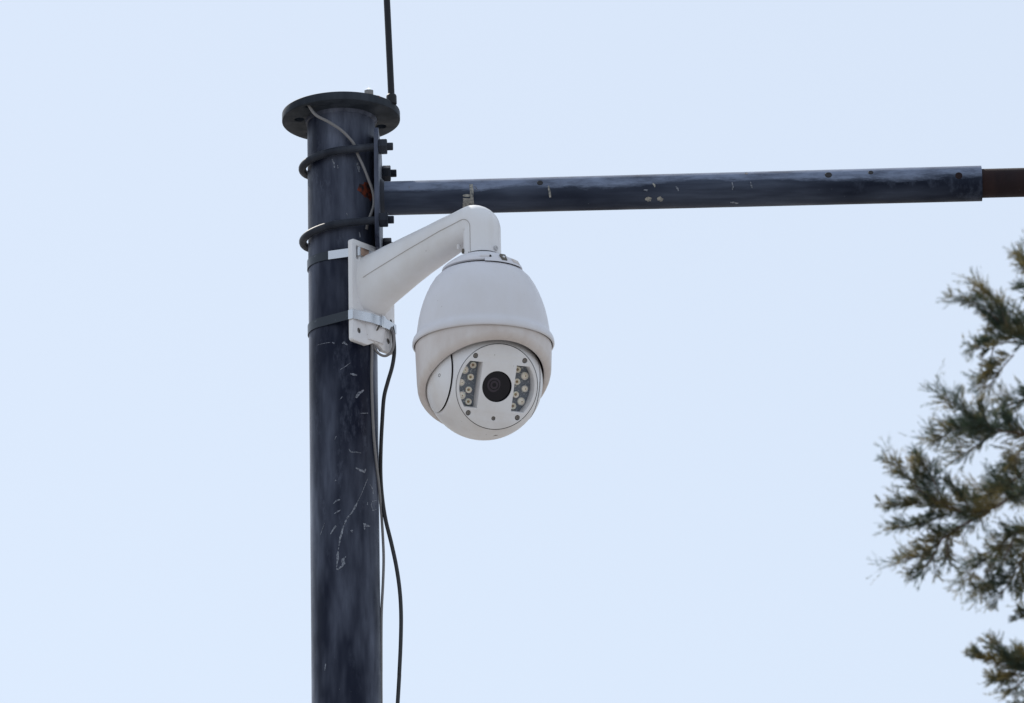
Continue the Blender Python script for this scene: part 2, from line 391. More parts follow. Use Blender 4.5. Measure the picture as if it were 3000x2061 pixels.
# ------------------------------------------------------------------ horizontal arm
AL = R(1.3); AD = Vector((math.cos(AL), -math.sin(AL), 0)); AS = Vector((math.sin(AL), math.cos(AL), 0))
zarm = at(1250, 579, -.003).z
A0 = Vector((0, 0, zarm))
def along(x): # distance along the arm whose image column is x
    d = ray(x, 545); s = (CAM - A0)
    a = np.array([[AD.x, -d.x], [AD.y, -d.y]]); b = np.array([s.x, s.y]); return float(np.linalg.solve(a, b)[0])
arm = empty('horizontal_arm', (0, 0, 0)); arm.location = (0, 0, zarm)
tag(arm, 'long horizontal navy steel tube arm clamped to the pole by two u-bolts', 'pole arm')
PT = 13 * U; px0 = RP + .0008
s_end = along(2876)
r0, r1 = 50.3 * U, 52.6 * U
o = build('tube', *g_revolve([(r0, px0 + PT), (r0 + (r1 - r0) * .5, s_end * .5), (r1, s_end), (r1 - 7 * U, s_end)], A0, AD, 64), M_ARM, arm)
build('inner_tube', *g_revolve([(0, s_end - .08), (43 * U, s_end - .08), (43 * U, s_end + .9), (0, s_end + .9)], A0, AD, 48), M_RUSTTUBE, arm)
build('weld_bead', *g_revolve([(r0 + 9 * U, px0 + PT - .0003), (r0 + 6 * U, px0 + PT + 7 * U), (r0 - .0003, px0 + PT + 13 * U)], A0, AD, 48), M_IRON, arm)
ow = 132 * U; oh = 186 * U; cc = 30 * U
outl = [(-ow + cc, -oh), (ow - cc, -oh), (ow, -oh + cc), (ow, oh - cc), (ow - cc, oh), (-ow + cc, oh), (-ow, oh - cc), (-ow, -oh + cc)]
plt = build('mounting_plate', *g_plate(outl, [], A0 + AD * (px0 + PT), AS, Z, AD, PT, 1.2 * U), M_POLE, arm)
LEG = 116 * U; UR = 11.5 * U
for zz in (z_of(431, -117 * U, 1122), z_of(645.5, -117 * U, 1124)):
    dz = Z * (zz - zarm)
    path = [A0 + dz + AD * (px0 + PT + 41 * U) - AS * LEG, A0 + dz - AS * LEG + AD * (px0)]
    for k in range(25):
        a = R(-90 - 180 * k / 24); path.append(A0 + dz + AD * (LEG * math.cos(a)) + AS * (LEG * math.sin(a)) - Z * (8 * U + 16 * U * abs(math.cos(a))))
    path += [A0 + dz + AS * LEG + AD * px0, A0 + dz + AD * (px0 + PT + 41 * U) + AS * LEG]
    ub = build('u_bolt', *g_tube(path, UR, 16), M_IRON, arm)
    for sg in (-1, 1):
        b = A0 + dz + AD * (px0 + PT) + AS * (LEG * sg)
        rr = Vector((0, math.sin(.3 * sg + zz), math.cos(.3 * sg + zz)))
        build('nut', *g_hex(b + AD * .0003, AD, 21 * U, 25 * U, rr), M_IRON, ub)
        th = []
        for k in range(9): th += [(10.2 * U, (25 + k * 1.9) * U), (11.9 * U, (25.9 + k * 1.9) * U)]
        build('thread', *g_revolve(th + [(10.2 * U, 43 * U), (0, 43 * U)], b, AD, 14), M_IRON, ub)
# worn marks and old tape on the arm
def rarm(x): return r0 + (r1 - r0) * along(x) / s_end
def patch(name, pts, width, material, jit=.35):
    build(name, *g_streak(pts, A0, AD, rarm(pts[0][0]), width * U, jit, .0007), material, arm, smooth=False)
patch('tape_remnant', [(1371, 614, 1), (1372, 596, 1.05), (1372, 581, 1)], 31, M_TAPE, .06)
patch('tape_remnant', [(1383, 582, 1), (1382, 560, 1), (1380, 541, 1)], 10, M_TAPE, .12)
patch('tape_remnant', [(1356, 573, .5), (1366, 574, 1), (1376, 573, .8)], 7, M_TAPE)
patch('paint_scrape', [(1391, 547, .5), (1397, 556, 1)], 4, M_SCRATCH)
patch('paint_scrape', [(1607, 545, .6), (1610, 562, 1.1), (1612, 579, .9)], 6, M_TAPE)
patch('paint_scrape', [(1913, 538, .5), (1917, 544, 1.1), (1919, 549, .6)], 5, M_TAPE)
patch('paint_chip', [(1890, 584, .6), (1899, 583, 1.2), (1908, 586, .7)], 13, M_TAPE)
patch('paint_chip', [(1926, 585, .6), (1934, 583, 1.2), (1942, 586, .8)], 12, M_TAPE)
patch('paint_chip', [(1886, 557, .5), (1897, 559, 1)], 5, M_SCRATCH)
patch('paint_scrape', [(2145, 535, .5), (2147, 548, 1), (2146, 557, .6)], 5, M_SCRATCH)
patch('paint_scrape', [(2199, 534, .5), (2202, 545, 1), (2203, 551, .6)], 5, M_SCRATCH)
patch('paint_scrape', [(2140, 593, .6), (2150, 594, 1.2), (2163, 596, .6)], 6, M_SCRATCH)
patch('paint_scrape', [(1198, 545, .6), (1200, 553, 1)], 3, M_SCRATCH)
patch('paint_scrape', [(1980, 547, .5), (1984, 552, 1.2), (1988, 560, .5)], 5, M_SCRATCH)
for x, y, rr_ in ((2427, 513, 11), (2551, 506, 8), (2809, 515, 11), (1582, 536, 9), (2186, 509, 5)):
    c = on_cyl(x, y, A0, AD, rarm(x)); ax = A0 + AD * (c - A0).dot(AD); n = (c - ax).normalized()
    build('bolt_hole', *g_revolve([(0, .9 * U), (rr_ * .6 * U, 1.0 * U), (rr_ * .85 * U, 1.3 * U), (rr_ * U, -.4 * U)], c, n, 16), M_RUSTTUBE if x == 2809 else (M_DARKGAP if rr_ > 6 else M_SCREW), arm)

# ------------------------------------------------------------------ dome camera
YD = -334 * U
DC = at(1418, 1120, YD)                              # centre of the camera ball
BD = Vector((DC.x, DC.y, 0)).normalized()            # bracket direction, out from the pole
BS = Vector((BD.y, -BD.x, 0))                        # bracket side facing the street
if BS.y > 0: BS = -BS
TD = Vector((DC.x, DC.y, 0)).length                  # pole axis to camera axis
dome = empty('dome_camera', DC); tag(dome, 'white pan-tilt dome security camera hanging from a bracket, lens facing down', 'security camera')
PAN = R(21); TILT = R(24)
NH = Vector((math.sin(PAN), -math.cos(PAN), 0)); UX = Vector((math.cos(PAN), math.sin(PAN), 0))
FN = (NH * math.cos(TILT) - Z * math.sin(TILT)).normalized()      # where the lens looks
FV = FN.cross(UX); FV = FV if FV.z < 0 else -FV                  # down in the face
def rv(prof, seg=96): return g_revolve([(r * U, h * U) for r, h in prof], DC, Z, seg)
hood_prof = [(104, 326), (112, 328), (118, 327), (127, 320), (139, 308), (152, 287), (163, 264), (172, 241), (180, 215), (186, 188), (190, 162), (192, 147),
             (193.5, 141), (197.5, 135), (202, 128), (204.5, 121), (205, 112), (203.5, 108.5), (200.5, 107.5), (199, 110), (197, 120), (190, 130)]
build('hood', *rv(hood_prof), M_HOOD, dome, angle=50)
build('gap_ring', *rv([(198.5, 118), (193, 107), (188, 100), (170, 100)]), M_DARKGAP, dome)
# pan shroud: cut by an inclined plane, low at the back, open to the front
seg = 120; V = []; F = []
prof_n = 15
for k in range(seg):
    a = 2 * math.pi * k / seg; d = NH * math.cos(a) + UX * math.sin(a)
    fw = math.cos(a) * 178
    zc = -15 + (86 / 178) * fw
    top = 109
    rows = []
    n1 = 7
    zl = zc + 22                                      # where the lip starts
    for i in range(n1):
        z = top + (zl - top) * i / (n1 - 1)
        rr = 196.5 - 3.5 * max(0, (90 - z) / 90) if z > 0 else 193 * math.sqrt(max(.2, 1 - (max(0, -z) / 172) ** 2.0))
        rows.append((rr, z))
    rl, zl = rows[-1]
    ri = 174.5 if zc > 0 else math.sqrt(max(175 ** 2 - zc * zc, 60 ** 2))
    rl2 = max(rl, ri + 3)
    for t in (.12, .3, .5, .7, .88, 1.0):
        ang = t * math.pi / 2
        rows.append((ri + (rl2 - ri) * math.cos(ang) ** .8 if t < 1 else ri, zl - 22 * math.sin(ang) ** 1.15))
    rows.append((ri - 2, zc + 3)); rows.append((ri - 3, zc + 14))
    for rr, z in rows: V.append(DC + (d * rr + Z * z) * U)
pn = len(rows)
for k in range(seg):
    k2 = (k + 1) % seg
    for i in range(pn - 1): F.append((k * pn + i, k2 * pn + i, k2 * pn + i + 1, k * pn + i + 1))
build('pan_shroud', V, F, M_LOW, dome, angle=60)
build('inner_core', *rv([(0, 101), (186, 101), (186, 104), (0, 104)]), M_DARKGAP, dome)
# camera ball: drum between two side caps, cut flat for the face
RB = 168.0; HF = 113.0; CAPD = 131.0
def ball_zone(u0, u1, n):
    return [(math.sqrt(max(RB * RB - (u0 + (u1 - u0) * i / n) ** 2, 0)) * U, (u0 + (u1 - u0) * i / n) * U) for i in range(n + 1)]
bm = bmesh.new()
zone = ball_zone(-CAPD, CAPD, 60)
zone = [(zone[0][0] - 7 * U, zone[0][1] + 0.3 * U)] + zone + [(zone[-1][0] - 7 * U, zone[-1][1] - .3 * U)]
Vb, Fb = g_revolve(zone, DC, UX, 128)
vs_ = [bm.verts.new(v) for v in Vb]
for f in Fb: bm.faces.new([vs_[i] for i in f])
bmesh.ops.bisect_plane(bm, geom=bm.verts[:] + bm.edges[:] + bm.faces[:], plane_co=DC + FN * HF * U, plane_no=FN, clear_outer=True)
bm.verts.index_update()
ball = build('ball', [v.co.copy() for v in bm.verts], [tuple(v.index for v in f.verts) for f in bm.faces], M_BALL, dome, angle=50); bm.free()
build('face_gap', *g_revolve([(124.6 * U, HF * U - 3.2 * U), (116 * U, HF * U - 4 * U)], DC, FN, 96), M_DARKGAP, ball)
for sg in (-1, 1):
    ang0 = math.acos((CAPD + 4.4) / RB); n = 14
    prof = [(RB * math.sin(ang0) * U - 3 * U, (CAPD + 3.8) * U * sg)]
    for i in range(n + 1):
        a = ang0 * (1 - i / n); prof.append(((RB + 1.0) * math.sin(a) * U, (RB + 1.0) * math.cos(a) * U * sg))
    cap = build('side_cap', *g_revolve(prof, DC, UX, 72), M_BALL, dome, angle=50)
    hd = (UX * sg * .93 + NH * .34 + Z * -.08).normalized()
    build('screw_hole', *g_revolve([(0, RB * U + .0003), (4.0 * U, RB * U + .0006), (5.4 * U, RB * U + .0005)], DC, hd, 16), M_SCREW, cap)
# face plate with lens hole and two light windows
def fpt(u, v, d=0.0): return DC + FN * (HF + d) * U + UX * u * U + FV * v * U
fc = (4.0, 1.0)
def window(s):
    pts = [(s * 52, -66), (s * 90, -66)]
    for k in range(1, 10):
        a = R(-37 + 74 * k / 10); pts.append((s * (math.cos(a) * 114 - .2), math.sin(a) * 110))
    pts += [(s * 90, 67), (s * 52, 67)]
    return pts if s > 0 else pts[::-1]
PD = 40.0
sc = lambda pts, f=1.0: [((x) * U * f, (y) * U * f) for x, y in pts]
scr = [(-76, -82, 6.2), (74, -82, 6.2), (-76, 83, 6.2), (74, 83, 6.2), (2, 92, 4.6)]
face = build('face_plate', *g_plate(sc(circ(0, 0, 122.4, 96)), [sc(window(-1)), sc(window(1)), sc(circ(0, 0, 44.5, 48))] + [sc(circ(x, y, r + 1.6, 16)) for x, y, r in scr],
      fpt(fc[0] - 4, fc[1] - 1, 1.2), UX, FV, FN, PD * U, 1.0 * U), M_BALL, dome, angle=30)
for x, y, r in scr:
    build('face_screw', *g_revolve([(0, 2.0 * U), (r * .35 * U, 2.0 * U), (r * .42 * U, 3.6 * U), (r * .85 * U, 3.4 * U), (r * U, 2 * U), (r * U, -2 * U), (r * 1.25 * U, -2 * U)], fpt(x, y, -4.5), FN, 18), M_SCREW, face)
leds = [(-68, -52, 9.5, 0), (-92, -36, 11.5, 1), (-71, -17, 9.5, 0), (-97, 1, 9.8, 1), (-72, 20, 9.5, 0), (-91, 38, 11.5, 1), (-68, 54, 9.5, 0)]
for s in (-1, 1):
    brd = build('light_board', *g_plate(sc([(x * 1.0 + (4 if x > 0 else -4) * 0, y) for x, y in [(x + (-s * 4 if abs(x) < 60 else s * 3), y * 1.05) for x, y in window(s)]]), [],
          fpt(0, 0, -PD + 3), UX, FV, FN, 3 * U), M_PCB, dome, smooth=False)
    for x, y, r, big in leds:
        p = fpt(-x * s if s > 0 else x, y, -PD + 3) if s < 0 else fpt(-x, y, -PD + 3)
        pr = [(r * U, 0), (r * U, 5 * U), (r * .96 * U, 6.4 * U), (r * .84 * U, 6.6 * U), (r * .78 * U, 5 * U)]
        led = build('light_emitter', *g_revolve(pr, p, FN, 20), M_LEDRING if big else M_LED, dome)
        k = .78 * r
        build('bulb', *g_revolve([(k * U, 4.6 * U), (k * .82 * U, 6.6 * U), (k * .5 * U, 8 * U), (0, 8.4 * U)] if big else [(k * U, 4.8 * U), (k * .62 * U, 4.2 * U), (k * .5 * U, 2.4 * U)], p, FN, 18), M_LED, led)
        build('chip', *g_revolve([(k * .52 * U, 2.6 * U), (k * .45 * U, 4 * U), (0, 5.5 * U)], p, FN, 12) if not big else g_revolve([(k * .28 * U, 7.4 * U), (k * .2 * U, 8.6 * U), (0, 8.9 * U)], p + UX * 1.2 * U, FN, 12), M_LEDCHIP, led)
    for q in range(4):    # small silkscreen strokes on the board
        c = fpt(s * rnd.uniform(62, 100), rnd.choice((-60, -4, 30, 60)) + rnd.uniform(-4, 4), -PD + 3.3)
        build('solder_mark', *g_box(c, UX, FV, FN, rnd.uniform(1.5, 3) * U, .8 * U, .4 * U), M_LEDRING, brd, smooth=False)
lens = build('lens', *g_revolve([(44.2 * U, 0), (44.2 * U, -9 * U), (42 * U, -9 * U)], fpt(0, 0, 1.0), FN, 64), M_LENSRING, dome)
build('lens_glass', *g_revolve([(0, -1 * U), (14 * U, -1.5 * U), (28 * U, -2.8 * U), (43.8 * U, -5 * U)], fpt(0, 0, 1.0), FN, 64), M_LENS, lens)
for r_, h_ in ((18, -1.9), (9, -1.0)):
    build('coating_ring', *g_revolve([((r_ - 3) * U, (h_ + .3) * U), (r_ * U, (h_ + .5) * U), ((r_ + 3) * U, (h_ - .25) * U)], fpt(-9, -4, 1.3), FN, 40), M_LENSCOAT, lens)
# mould seam and emblem smudge under the ball
def on_ball(x, y, lift=.6):
    d = ray(x, y); o = CAM - DC; b = 2 * d.dot(o); c = o.dot(o) - ((RB + lift) * U) ** 2
    return CAM + d * ((-b - math.sqrt(max(b * b - 4 * c, 0))) / 2)
build('mould_seam', *g_tube([on_ball(1430, 1264, -.6), on_ball(1424, 1274, -.6), on_ball(1418, 1286, -.6)], .9 * U, 6), M_CLIP, ball)
build('stamped_mark', *g_tube([on_ball(1443, 1277, -1.2), on_ball(1452, 1275, -1.2), on_ball(1462, 1274, -1.2)], [1.2 * U, 2.4 * U, 1.2 * U], 6), M_CLIP, ball)
# lid with hinge pin and clip
lid = build('lid', *rv([(50, 379), (60, 378), (78, 370), (96, 358), (109, 348), (116, 341), (117, 335), (113, 333), (104, 333)]), M_HOOD, dome, angle=40)
build('lid_gap', *rv([(108, 325), (108, 336)]), M_DARKGAP, lid)
def lidp(az, r, z): # azimuth from toward-street, to the right
    return DC + (Vector((math.sin(R(az)), -math.cos(R(az)), 0)) * r + Z * z) * U
def lid_block(name, az0, az1, ra, rb, za, zb, material, n=8):
    V = []; F = []
    for k in range(n + 1):
        a = az0 + (az1 - az0) * k / n
        V += [lidp(a, ra, za), lidp(a, rb, zb), lidp(a, rb + 4, zb - 8), lidp(a, ra - 10, za - 16)]
    for k in range(n):
        for i in range(4): F.append((4 * k + i, 4 * k + (i + 1) % 4, 4 * k + 4 + (i + 1) % 4, 4 * k + 4 + i))
    F += [(0, 1, 2, 3), (4 * n + 3, 4 * n + 2, 4 * n + 1, 4 * n)]
    return build(name, V, F, material, lid, angle=25)
lid_block('hinge_flange', 4, 66, 108, 123, 352, 334, M_HOOD)
build('hinge_pin', *g_tube([lidp(-2, 111, 345), lidp(11, 113.5, 344)], 6.5 * U, 16), M_HOOD, lid)
build('hinge_slot', *g_tube([lidp(11.2, 113.5, 344), lidp(14, 114, 343)], [6.2 * U, 3 * U], 12), M_DARKGAP, lid)
ca = lidp(32, 116, 343); cn = Vector((math.sin(R(32)), -math.cos(R(32)), .55)).normalized(); cx = Vector((math.cos(R(32)), math.sin(R(32)), 0))
clip = build('latch_clip', *g_box(ca, cx, cn.cross(cx), cn, 9 * U, 12 * U, 4 * U, 1.2 * U), M_CLIP, lid)
build('clip_screw', *g_revolve([(0, 6.2 * U), (3.4 * U, 5.4 * U), (4.2 * U, 3.8 * U)], ca, cn, 14), M_STRAP, clip)
ca2 = lidp(55, 117, 340); cn2 = Vector((math.sin(R(55)), -math.cos(R(55)), .6)).normalized(); cx2 = Vector((math.cos(R(55)), math.sin(R(55)), 0))
build('lid_recess', *g_box(ca2, cx2, cn2.cross(cx2), cn2, 15 * U, 7 * U, 3.2 * U, 1 * U), M_LOW, lid)

# ------------------------------------------------------------------ wall bracket
brk = empty('camera_bracket', (BD * RP) + Z * (DC.z + 196 * U))
tag(brk, 'white cast gooseneck bracket strapped to the pole holding the dome camera', 'bracket')
BPT = 16 * U; T0 = RP + .0012
def bp(t, s, z): return BD * t + BS * s + Z * (DC.z + z)     # metres, s to the near-left side
hw = 95 * U
zb0, zb1 = 198, 511
def zz_(v): return v * U
# outline in (right = -BS, up = Z) coordinates
notch = [(hw * -.30 + 0, zb0 * U), (-hw * .18, zb0 * U + 5 * U), (0, zb0 * U + 14 * U), (hw * .2, zb0 * U + 14 * U), (hw * .36, zb0 * U + 6 * U), (hw * .42, zb0 * U)]
rr_ = 9 * U
outl = arc(-hw + rr_, zb0 * U + rr_, rr_, 180, 270, 5) + notch + arc(hw - rr_, zb0 * U + rr_, rr_, 270, 360, 5) + arc(hw - rr_, zb1 * U - rr_, rr_, 0, 90, 5) + arc(-hw + rr_, zb1 * U - rr_, rr_, 90, 180, 5)
slot = lambda sx: rrect(sx * 70 * U - 6 * U, 452 * U, sx * 70 * U + 6 * U, 494 * U, 5.5 * U, 4)
bplate = build('back_plate', *g_plate(outl, [slot(-1), slot(1)] + [circ(x * U, z * U, 8.2 * U, 20) for x, z in ((-66, 233), (66, 233))],
      bp(T0 + BPT, 0, 0), -BS, Z, BD, BPT, 1.6 * U), M_WHITE, brk, angle=30)
for x in (-66, 66):
    build('mounting_hole', *g_revolve([(0, 0), (7.9 * U, 0), (7.9 * U, 2 * U)], bp(T0 + BPT * .68, -x * U, 233 * U), BD, 20), M_SCREW, bplate)
# swept body: centre line in the bracket plane, cross-section with a parting step
sec = [(T0 / U + 12, 383, 99, 80, 90), (T0 / U + 22, 386, 96, 75, 92), (T0 / U + 36, 391, 92, 70, 96), (T0 / U + 54, 400, 86, 65, 100), (200, 414, 81, 61.5, 103), (250, 429, 73.5, 58.5, 105),
       (300, 443, 67.5, 57, 106), (360, 458, 61.5, 55.5, 106), (415, 472, 57, 54.5, 106), (460, 480, 55, 54, 104), (496, 487, 54.5, 54, 103)]
td = TD / U
rows = []
for t, zc, a, b, tilt in sec:
    rows.append((Vector((t, zc)), R(tilt) - R(90), a, b))           # tilt of the axis above level
ax_a = R(13); ec = Vector((450, 478))
el_r = td - 450; 
n = 12
e0 = Vector((496, 487)); d0 = Vector((math.cos(ax_a), math.sin(ax_a)))
for k in range(1, n + 1):                                               # elbow
    f = k / n; ang = ax_a - (ax_a + R(90)) * f
    # circular bend ending straight down at t = td
    rad = (td - 496) / (1 + math.sin(ax_a)) * 1.0
    c = e0 + Vector((d0.y, -d0.x)) * rad
    p = c + Vector((-math.sin(ang), math.cos(ang))) * rad
    rows.append((p, ang, 54.5 - 1.5 * f, 54 - 1 * f))
last = rows[-1][0]
build('neck_gap', *g_revolve([(51.3 * U, 376 * U), (51.3 * U, 386 * U)], BD * TD + Z * DC.z, Z, 40), M_DARKGAP, brk)
for zz in (440, 410, 383):
    if zz < last.y - 3: rows.append((Vector((td, zz)), R(-90), 53, 53))
V = []; F = []; SEG = 56
for p, ang, a, b in rows:
    e1 = Vector((-math.sin(ang), math.cos(ang)))                        # 'up' across the body in the bracket plane
    for k in range(SEG):
        th = 2 * math.pi * k / SEG
        cu_, su_ = math.cos(th), math.sin(th)
        ex = .86
        cs = math.copysign(abs(cu_) ** ex, cu_); sn = math.copysign(abs(su_) ** ex, su_)
        kk = 1.0 if sn >= -1e-6 else .958                               # parting step along the sides
        off_u, off_s = sn * a * kk, cs * b * kk
        q = p + e1 * off_u
        V.append(bp(q.x * U, off_s * U, q.y * U))
for i in range(len(rows) - 1):
    for k in range(SEG):
        k2 = (k + 1) % SEG; F.append((i * SEG + k, i * SEG + k2, (i + 1) * SEG + k2, (i + 1) * SEG + k))
F.append(tuple(range(SEG))); F.append(tuple((len(rows) - 1) * SEG + k for k in range(SEG)))
body = build('gooseneck', V, F, M_WHITE, brk, angle=22)
pl = [V[i * SEG] + BS * .2 * U for i in range(2, len(rows))]
build('parting_line', *g_tube(pl, 1.1 * U, 6), M_SEAM, body)
# cable channel under the body, between the two holes
chV = []; chF = []
prof_c = [(0, 300, 52, 14), (0, 270, 48, 13), (0, 240, 40, 12), (0, 216, 36, 8)]
for _, zc, wd, dp in prof_c:
    for k in range(9):
        a = math.pi * k / 8; chV.append(bp(T0 + BPT - .0004 + dp * U * math.sin(a) ** .8, (-6 + wd * math.cos(a)) * U, zc * U))
for i in range(3):
    for k in range(8): chF.append((i * 9 + k, i * 9 + k + 1, (i + 1) * 9 + k + 1, (i + 1) * 9 + k))
chF.append(tuple(27 + k for k in range(9))); chF.append(tuple(range(9)))
build('cable_channel', chV, chF, M_WHITE, brk, angle=40)
# bolts in the neck
def neck_bolt(azdeg, z, material):
    d = Vector((math.sin(R(azdeg)), -math.cos(R(azdeg)), 0)); c = BD * TD + Z * (DC.z + z * U) + d * 52.4 * U
    build('neck_bolt', *g_revolve([(0, 5 * U), (3 * U, 5 * U), (3.4 * U, 6.5 * U), (6.6 * U, 6.2 * U), (7.6 * U, 5 * U), (7.6 * U, 0)], c, d, 20), material, brk)
neck_bolt(47, 394, M_BOLTW); neck_bolt(-80, 396, M_CLIP); neck_bolt(160, 394, M_BOLTW)
build('drain_stub', *g_revolve([(7 * U, 0), (6 * U, -16 * U), (0, -17 * U)], bp((td - 72) * U, 18 * U, 432 * U), Z, 14), M_WHITE, brk)

# ------------------------------------------------------------------ stainless straps
def hull(pts):
    pts = sorted(set((round(x, 7), round(y, 7)) for x, y in pts))
    def half(ps):
        h = []
        for p in ps:
            while len(h) > 1 and (h[-1][0] - h[-2][0]) * (p[1] - h[-2][1]) - (h[-1][1] - h[-2][1]) * (p[0] - h[-2][0]) <= 0: h.pop()
            h.append(p)
        return h[:-1]
    return half(pts) + half(pts[::-1])
def strap(name, corners, z, height, label, droop):
    gap = 1.4 * U
    pts = [((RP + gap) * math.cos(R(a)), (RP + gap) * math.sin(R(a))) for a in range(0, 360, 4)] + corners
    H = hull(pts)
    Q = []
    for (a, b) in zip(H, H[1:] + H[:1]):
        d = math.hypot(b[0] - a[0], b[1] - a[1]); n = max(1, int(d / (14 * U)))
        for k in range(n): Q.append((a[0] + (b[0] - a[0]) * k / n, a[1] + (b[1] - a[1]) * k / n))
    n = len(Q); V = []; F = []
    root = empty(name, (0, 0, z)); tag(root, *label)
    for i, (x, y) in enumerate(Q):
        tx, ty = Q[(i + 1) % n][0] - Q[i - 1][0], Q[(i + 1) % n][1] - Q[i - 1][1]; l = math.hypot(tx, ty)
        nx, ny = ty / l, -tx / l; th = .0011
        dz = droop * (x * BD.x + y * BD.y)
        for hh, oo in ((0, 0), (0, th), (height, th), (height, 0)):
            V.append((x + nx * oo, y + ny * oo, z + hh + dz))
    for i in range(n):
        j = (i + 1) % n
        for k in range(4): F.append((4 * i + k, 4 * j + k, 4 * j + (k + 1) % 4, 4 * i + (k + 1) % 4))
    me_o = build('band', V, F, M_STRAP, root, angle=30)
    me_o.data.materials.append(M_STRAPDULL)
    return root, me_o
def c2(t, s): v = BD * t + BS * s; return (v.x, v.y)
tf = T0 + BPT + 1.6 * U
low, lowb = strap('steel_strap', [c2(tf, hw + 2 * U), c2(tf, -hw - 2 * U), c2(T0, hw + 2 * U), c2(T0, -hw - 2 * U), c2(tf + 9 * U, 60 * U), c2(tf + 14 * U, 35 * U), c2(tf + 15.5 * U, 5 * U), c2(tf + 14 * U, -30 * U), c2(tf + 9 * U, -60 * U)], DC.z + 262 * U, 28 * U,
      ('shiny steel strap with buckle across the lower part of the white bracket', 'metal strap', 'straps fixing the bracket'), 0)
upp, uppb = strap('steel_strap', [c2(tf + 2 * U, 66 * U), c2(tf + 2 * U, -66 * U)], DC.z + 464 * U, 26 * U,
      ('steel strap threaded through the slot at the top of the white bracket plate', 'metal strap', 'straps fixing the bracket'), 0)
# the painted stretch on the pole
for ob in (lowb, uppb):
    for p in ob.data.polygons:
        c = p.center; d = c.x * BD.x + c.y * BD.y; s = c.x * BS.x + c.y * BS.y
        lim = RP * .98 if ob is lowb else RP * .35
        if d < lim: p.material_index = 1
build('strap_reflection', *g_box(bp(tf + 3.6 * U, 44 * U, 477 * U), -BS, Z, BD, 17 * U, 12 * U, 1.6 * U, .6 * U), M_BROWNREFL, upp)  # thin added piece carrying the strap's painted brown reflection
bk = bp(tf + 17 * U, -18 * U, 275 * U)
build('buckle', *g_box(bk, -BS, Z, BD, 8 * U, 18 * U, 5 * U, 1.5 * U), M_STRAP, low)
build('strap_tail', *g_box(bk - Z * 22 * U + BS * 20 * U, (-BS * .5 + Z * .8).normalized(), BD, (-BS * .8 - Z * .5).normalized(), 11 * U, 3 * U, 1.1 * U), M_CLIP, low)

# ------------------------------------------------------------------ antenna
ab = at(1147.5, 283, -72 * U); base = Vector((ab.x, -72 * U, zf + FT))
ant = empty('whip_antenna', base); tag(ant, 'thin black whip antenna rising from the rim of the pole flange', 'antenna')
up = (at(1135, 0, -72 * U) - at(1148, 275, -72 * U)).normalized()
build('ferrule', *g_revolve([(0, 0), (15 * U, 0), (15.5 * U, 24 * U), (14 * U, 28 * U), (10 * U, 31 * U)], base, up, 24), M_ANT, ant)
build('rod', *g_revolve([(9.9 * U, 10 * U), (9.6 * U, .3), (8.5 * U, .8), (6 * U, 1.2), (0, 1.202)], base, up, 20), M_ANT, ant)

# ------------------------------------------------------------------ cables
def cable(name, pts, rad, material, label, sub=8):
    path = smooth_path(pts, sub); o = build(name, *g_tube(path, rad, 10), material, None, origin=path[-1]); tag(o, label, 'cable'); return o
zt = zf
c0 = Vector((cab_hole[0] * U, cab_hole[1] * U, zf + FT * .4))
cps = [c0, Vector((cab_hole[0] * U, cab_hole[1] * U, zf + .004)), at(925, 337, -124 * U), at(965, 359, -122 * U), at(1002, 384, -116 * U), at(1030, 413, -109 * U), at(1040, 430, -105 * U), at(1049, 455, -102 * U), at(1064, 487, -101 * U), at(1080, 527, -96 * U),
       at(1093, 565, -88 * U), at(1095, 600, -82 * U), at(1086, 630, -86 * U), at(1078, 650, -90 * U), at(1074, 672, -90 * U)]
cable('signal_cable', cps, 4.3 * U, M_GREYCABLE, 'thin grey cable dropping from under the flange and behind the u-bolt')
gps = [at(1088, 1000, -66 * U), at(1090, 1030, -64 * U), at(1089, 1090, -65 * U), at(1090, 1160, -64 * U), at(1093, 1240, -60 * U), at(1096, 1290, -55 * U), at(1103, 1360, -42 * U), at(1111, 1430, -24 * U), at(1117, 1500, -12 * U),
       at(1122, 1580, -8 * U), at(1124, 1640, -6 * U), at(1122, 1710, -4 * U), at(1118, 1790, -2 * U), at(1117, 1870, 0), at(1117, 1960, 0), at(1117, 2061, 0)]
gx = gps[-1].x
gps += [Vector((gx + .004 * math.sin(z * 3), -.004, z)) for z in (4.0, 3.4, 2.8, 2.1, 1.4, .8, .3)] + [Vector((gx + .02, -.03, .03))]
cable('ground_wire', gps, 4.2 * U, M_GREYCABLE, 'thin grey cable running down against the right side of the pole')
lps = [at(1092, 1008, -58 * U), at(1100, 1026, -52 * U), at(1115, 1040, -44 * U), at(1131, 1043, -40 * U), at(1146, 1032, -42 * U), at(1153, 1010, -44 * U), at(1154, 985, -40 * U), at(1146, 960, -28 * U)]
cable('loop_cable', lps, 4.0 * U, M_GREYCABLE, 'short loop of grey cable under the bracket plate')
bps = [at(1138, 930, -8 * U), at(1150, 965, -18 * U), at(1154, 1000, -24 * U), at(1155, 1035, -24 * U), at(1149, 1075, -22 * U), at(1136, 1120, -20 * U), at(1125, 1165, -18 * U), at(1120, 1230, -16 * U), at(1116, 1310, -14 * U), at(1115, 1385, -12 * U),
       at(1119, 1450, -12 * U), at(1129, 1520, -16 * U), at(1146, 1590, -20 * U), at(1161, 1660, -22 * U), at(1171, 1730, -22 * U), at(1175, 1800, -20 * U), at(1174, 1880, -18 * U), at(1170, 1970, -16 * U), at(1165, 2061, -14 * U)]
bx_ = bps[-1].x
bps += [Vector((bx_ - .02 + .012 * math.sin(z * 4), -.012, z)) for z in (4.05, 3.5, 2.9, 2.2, 1.5, .8, .3)] + [Vector((bx_ + .02, -.03, .02))]
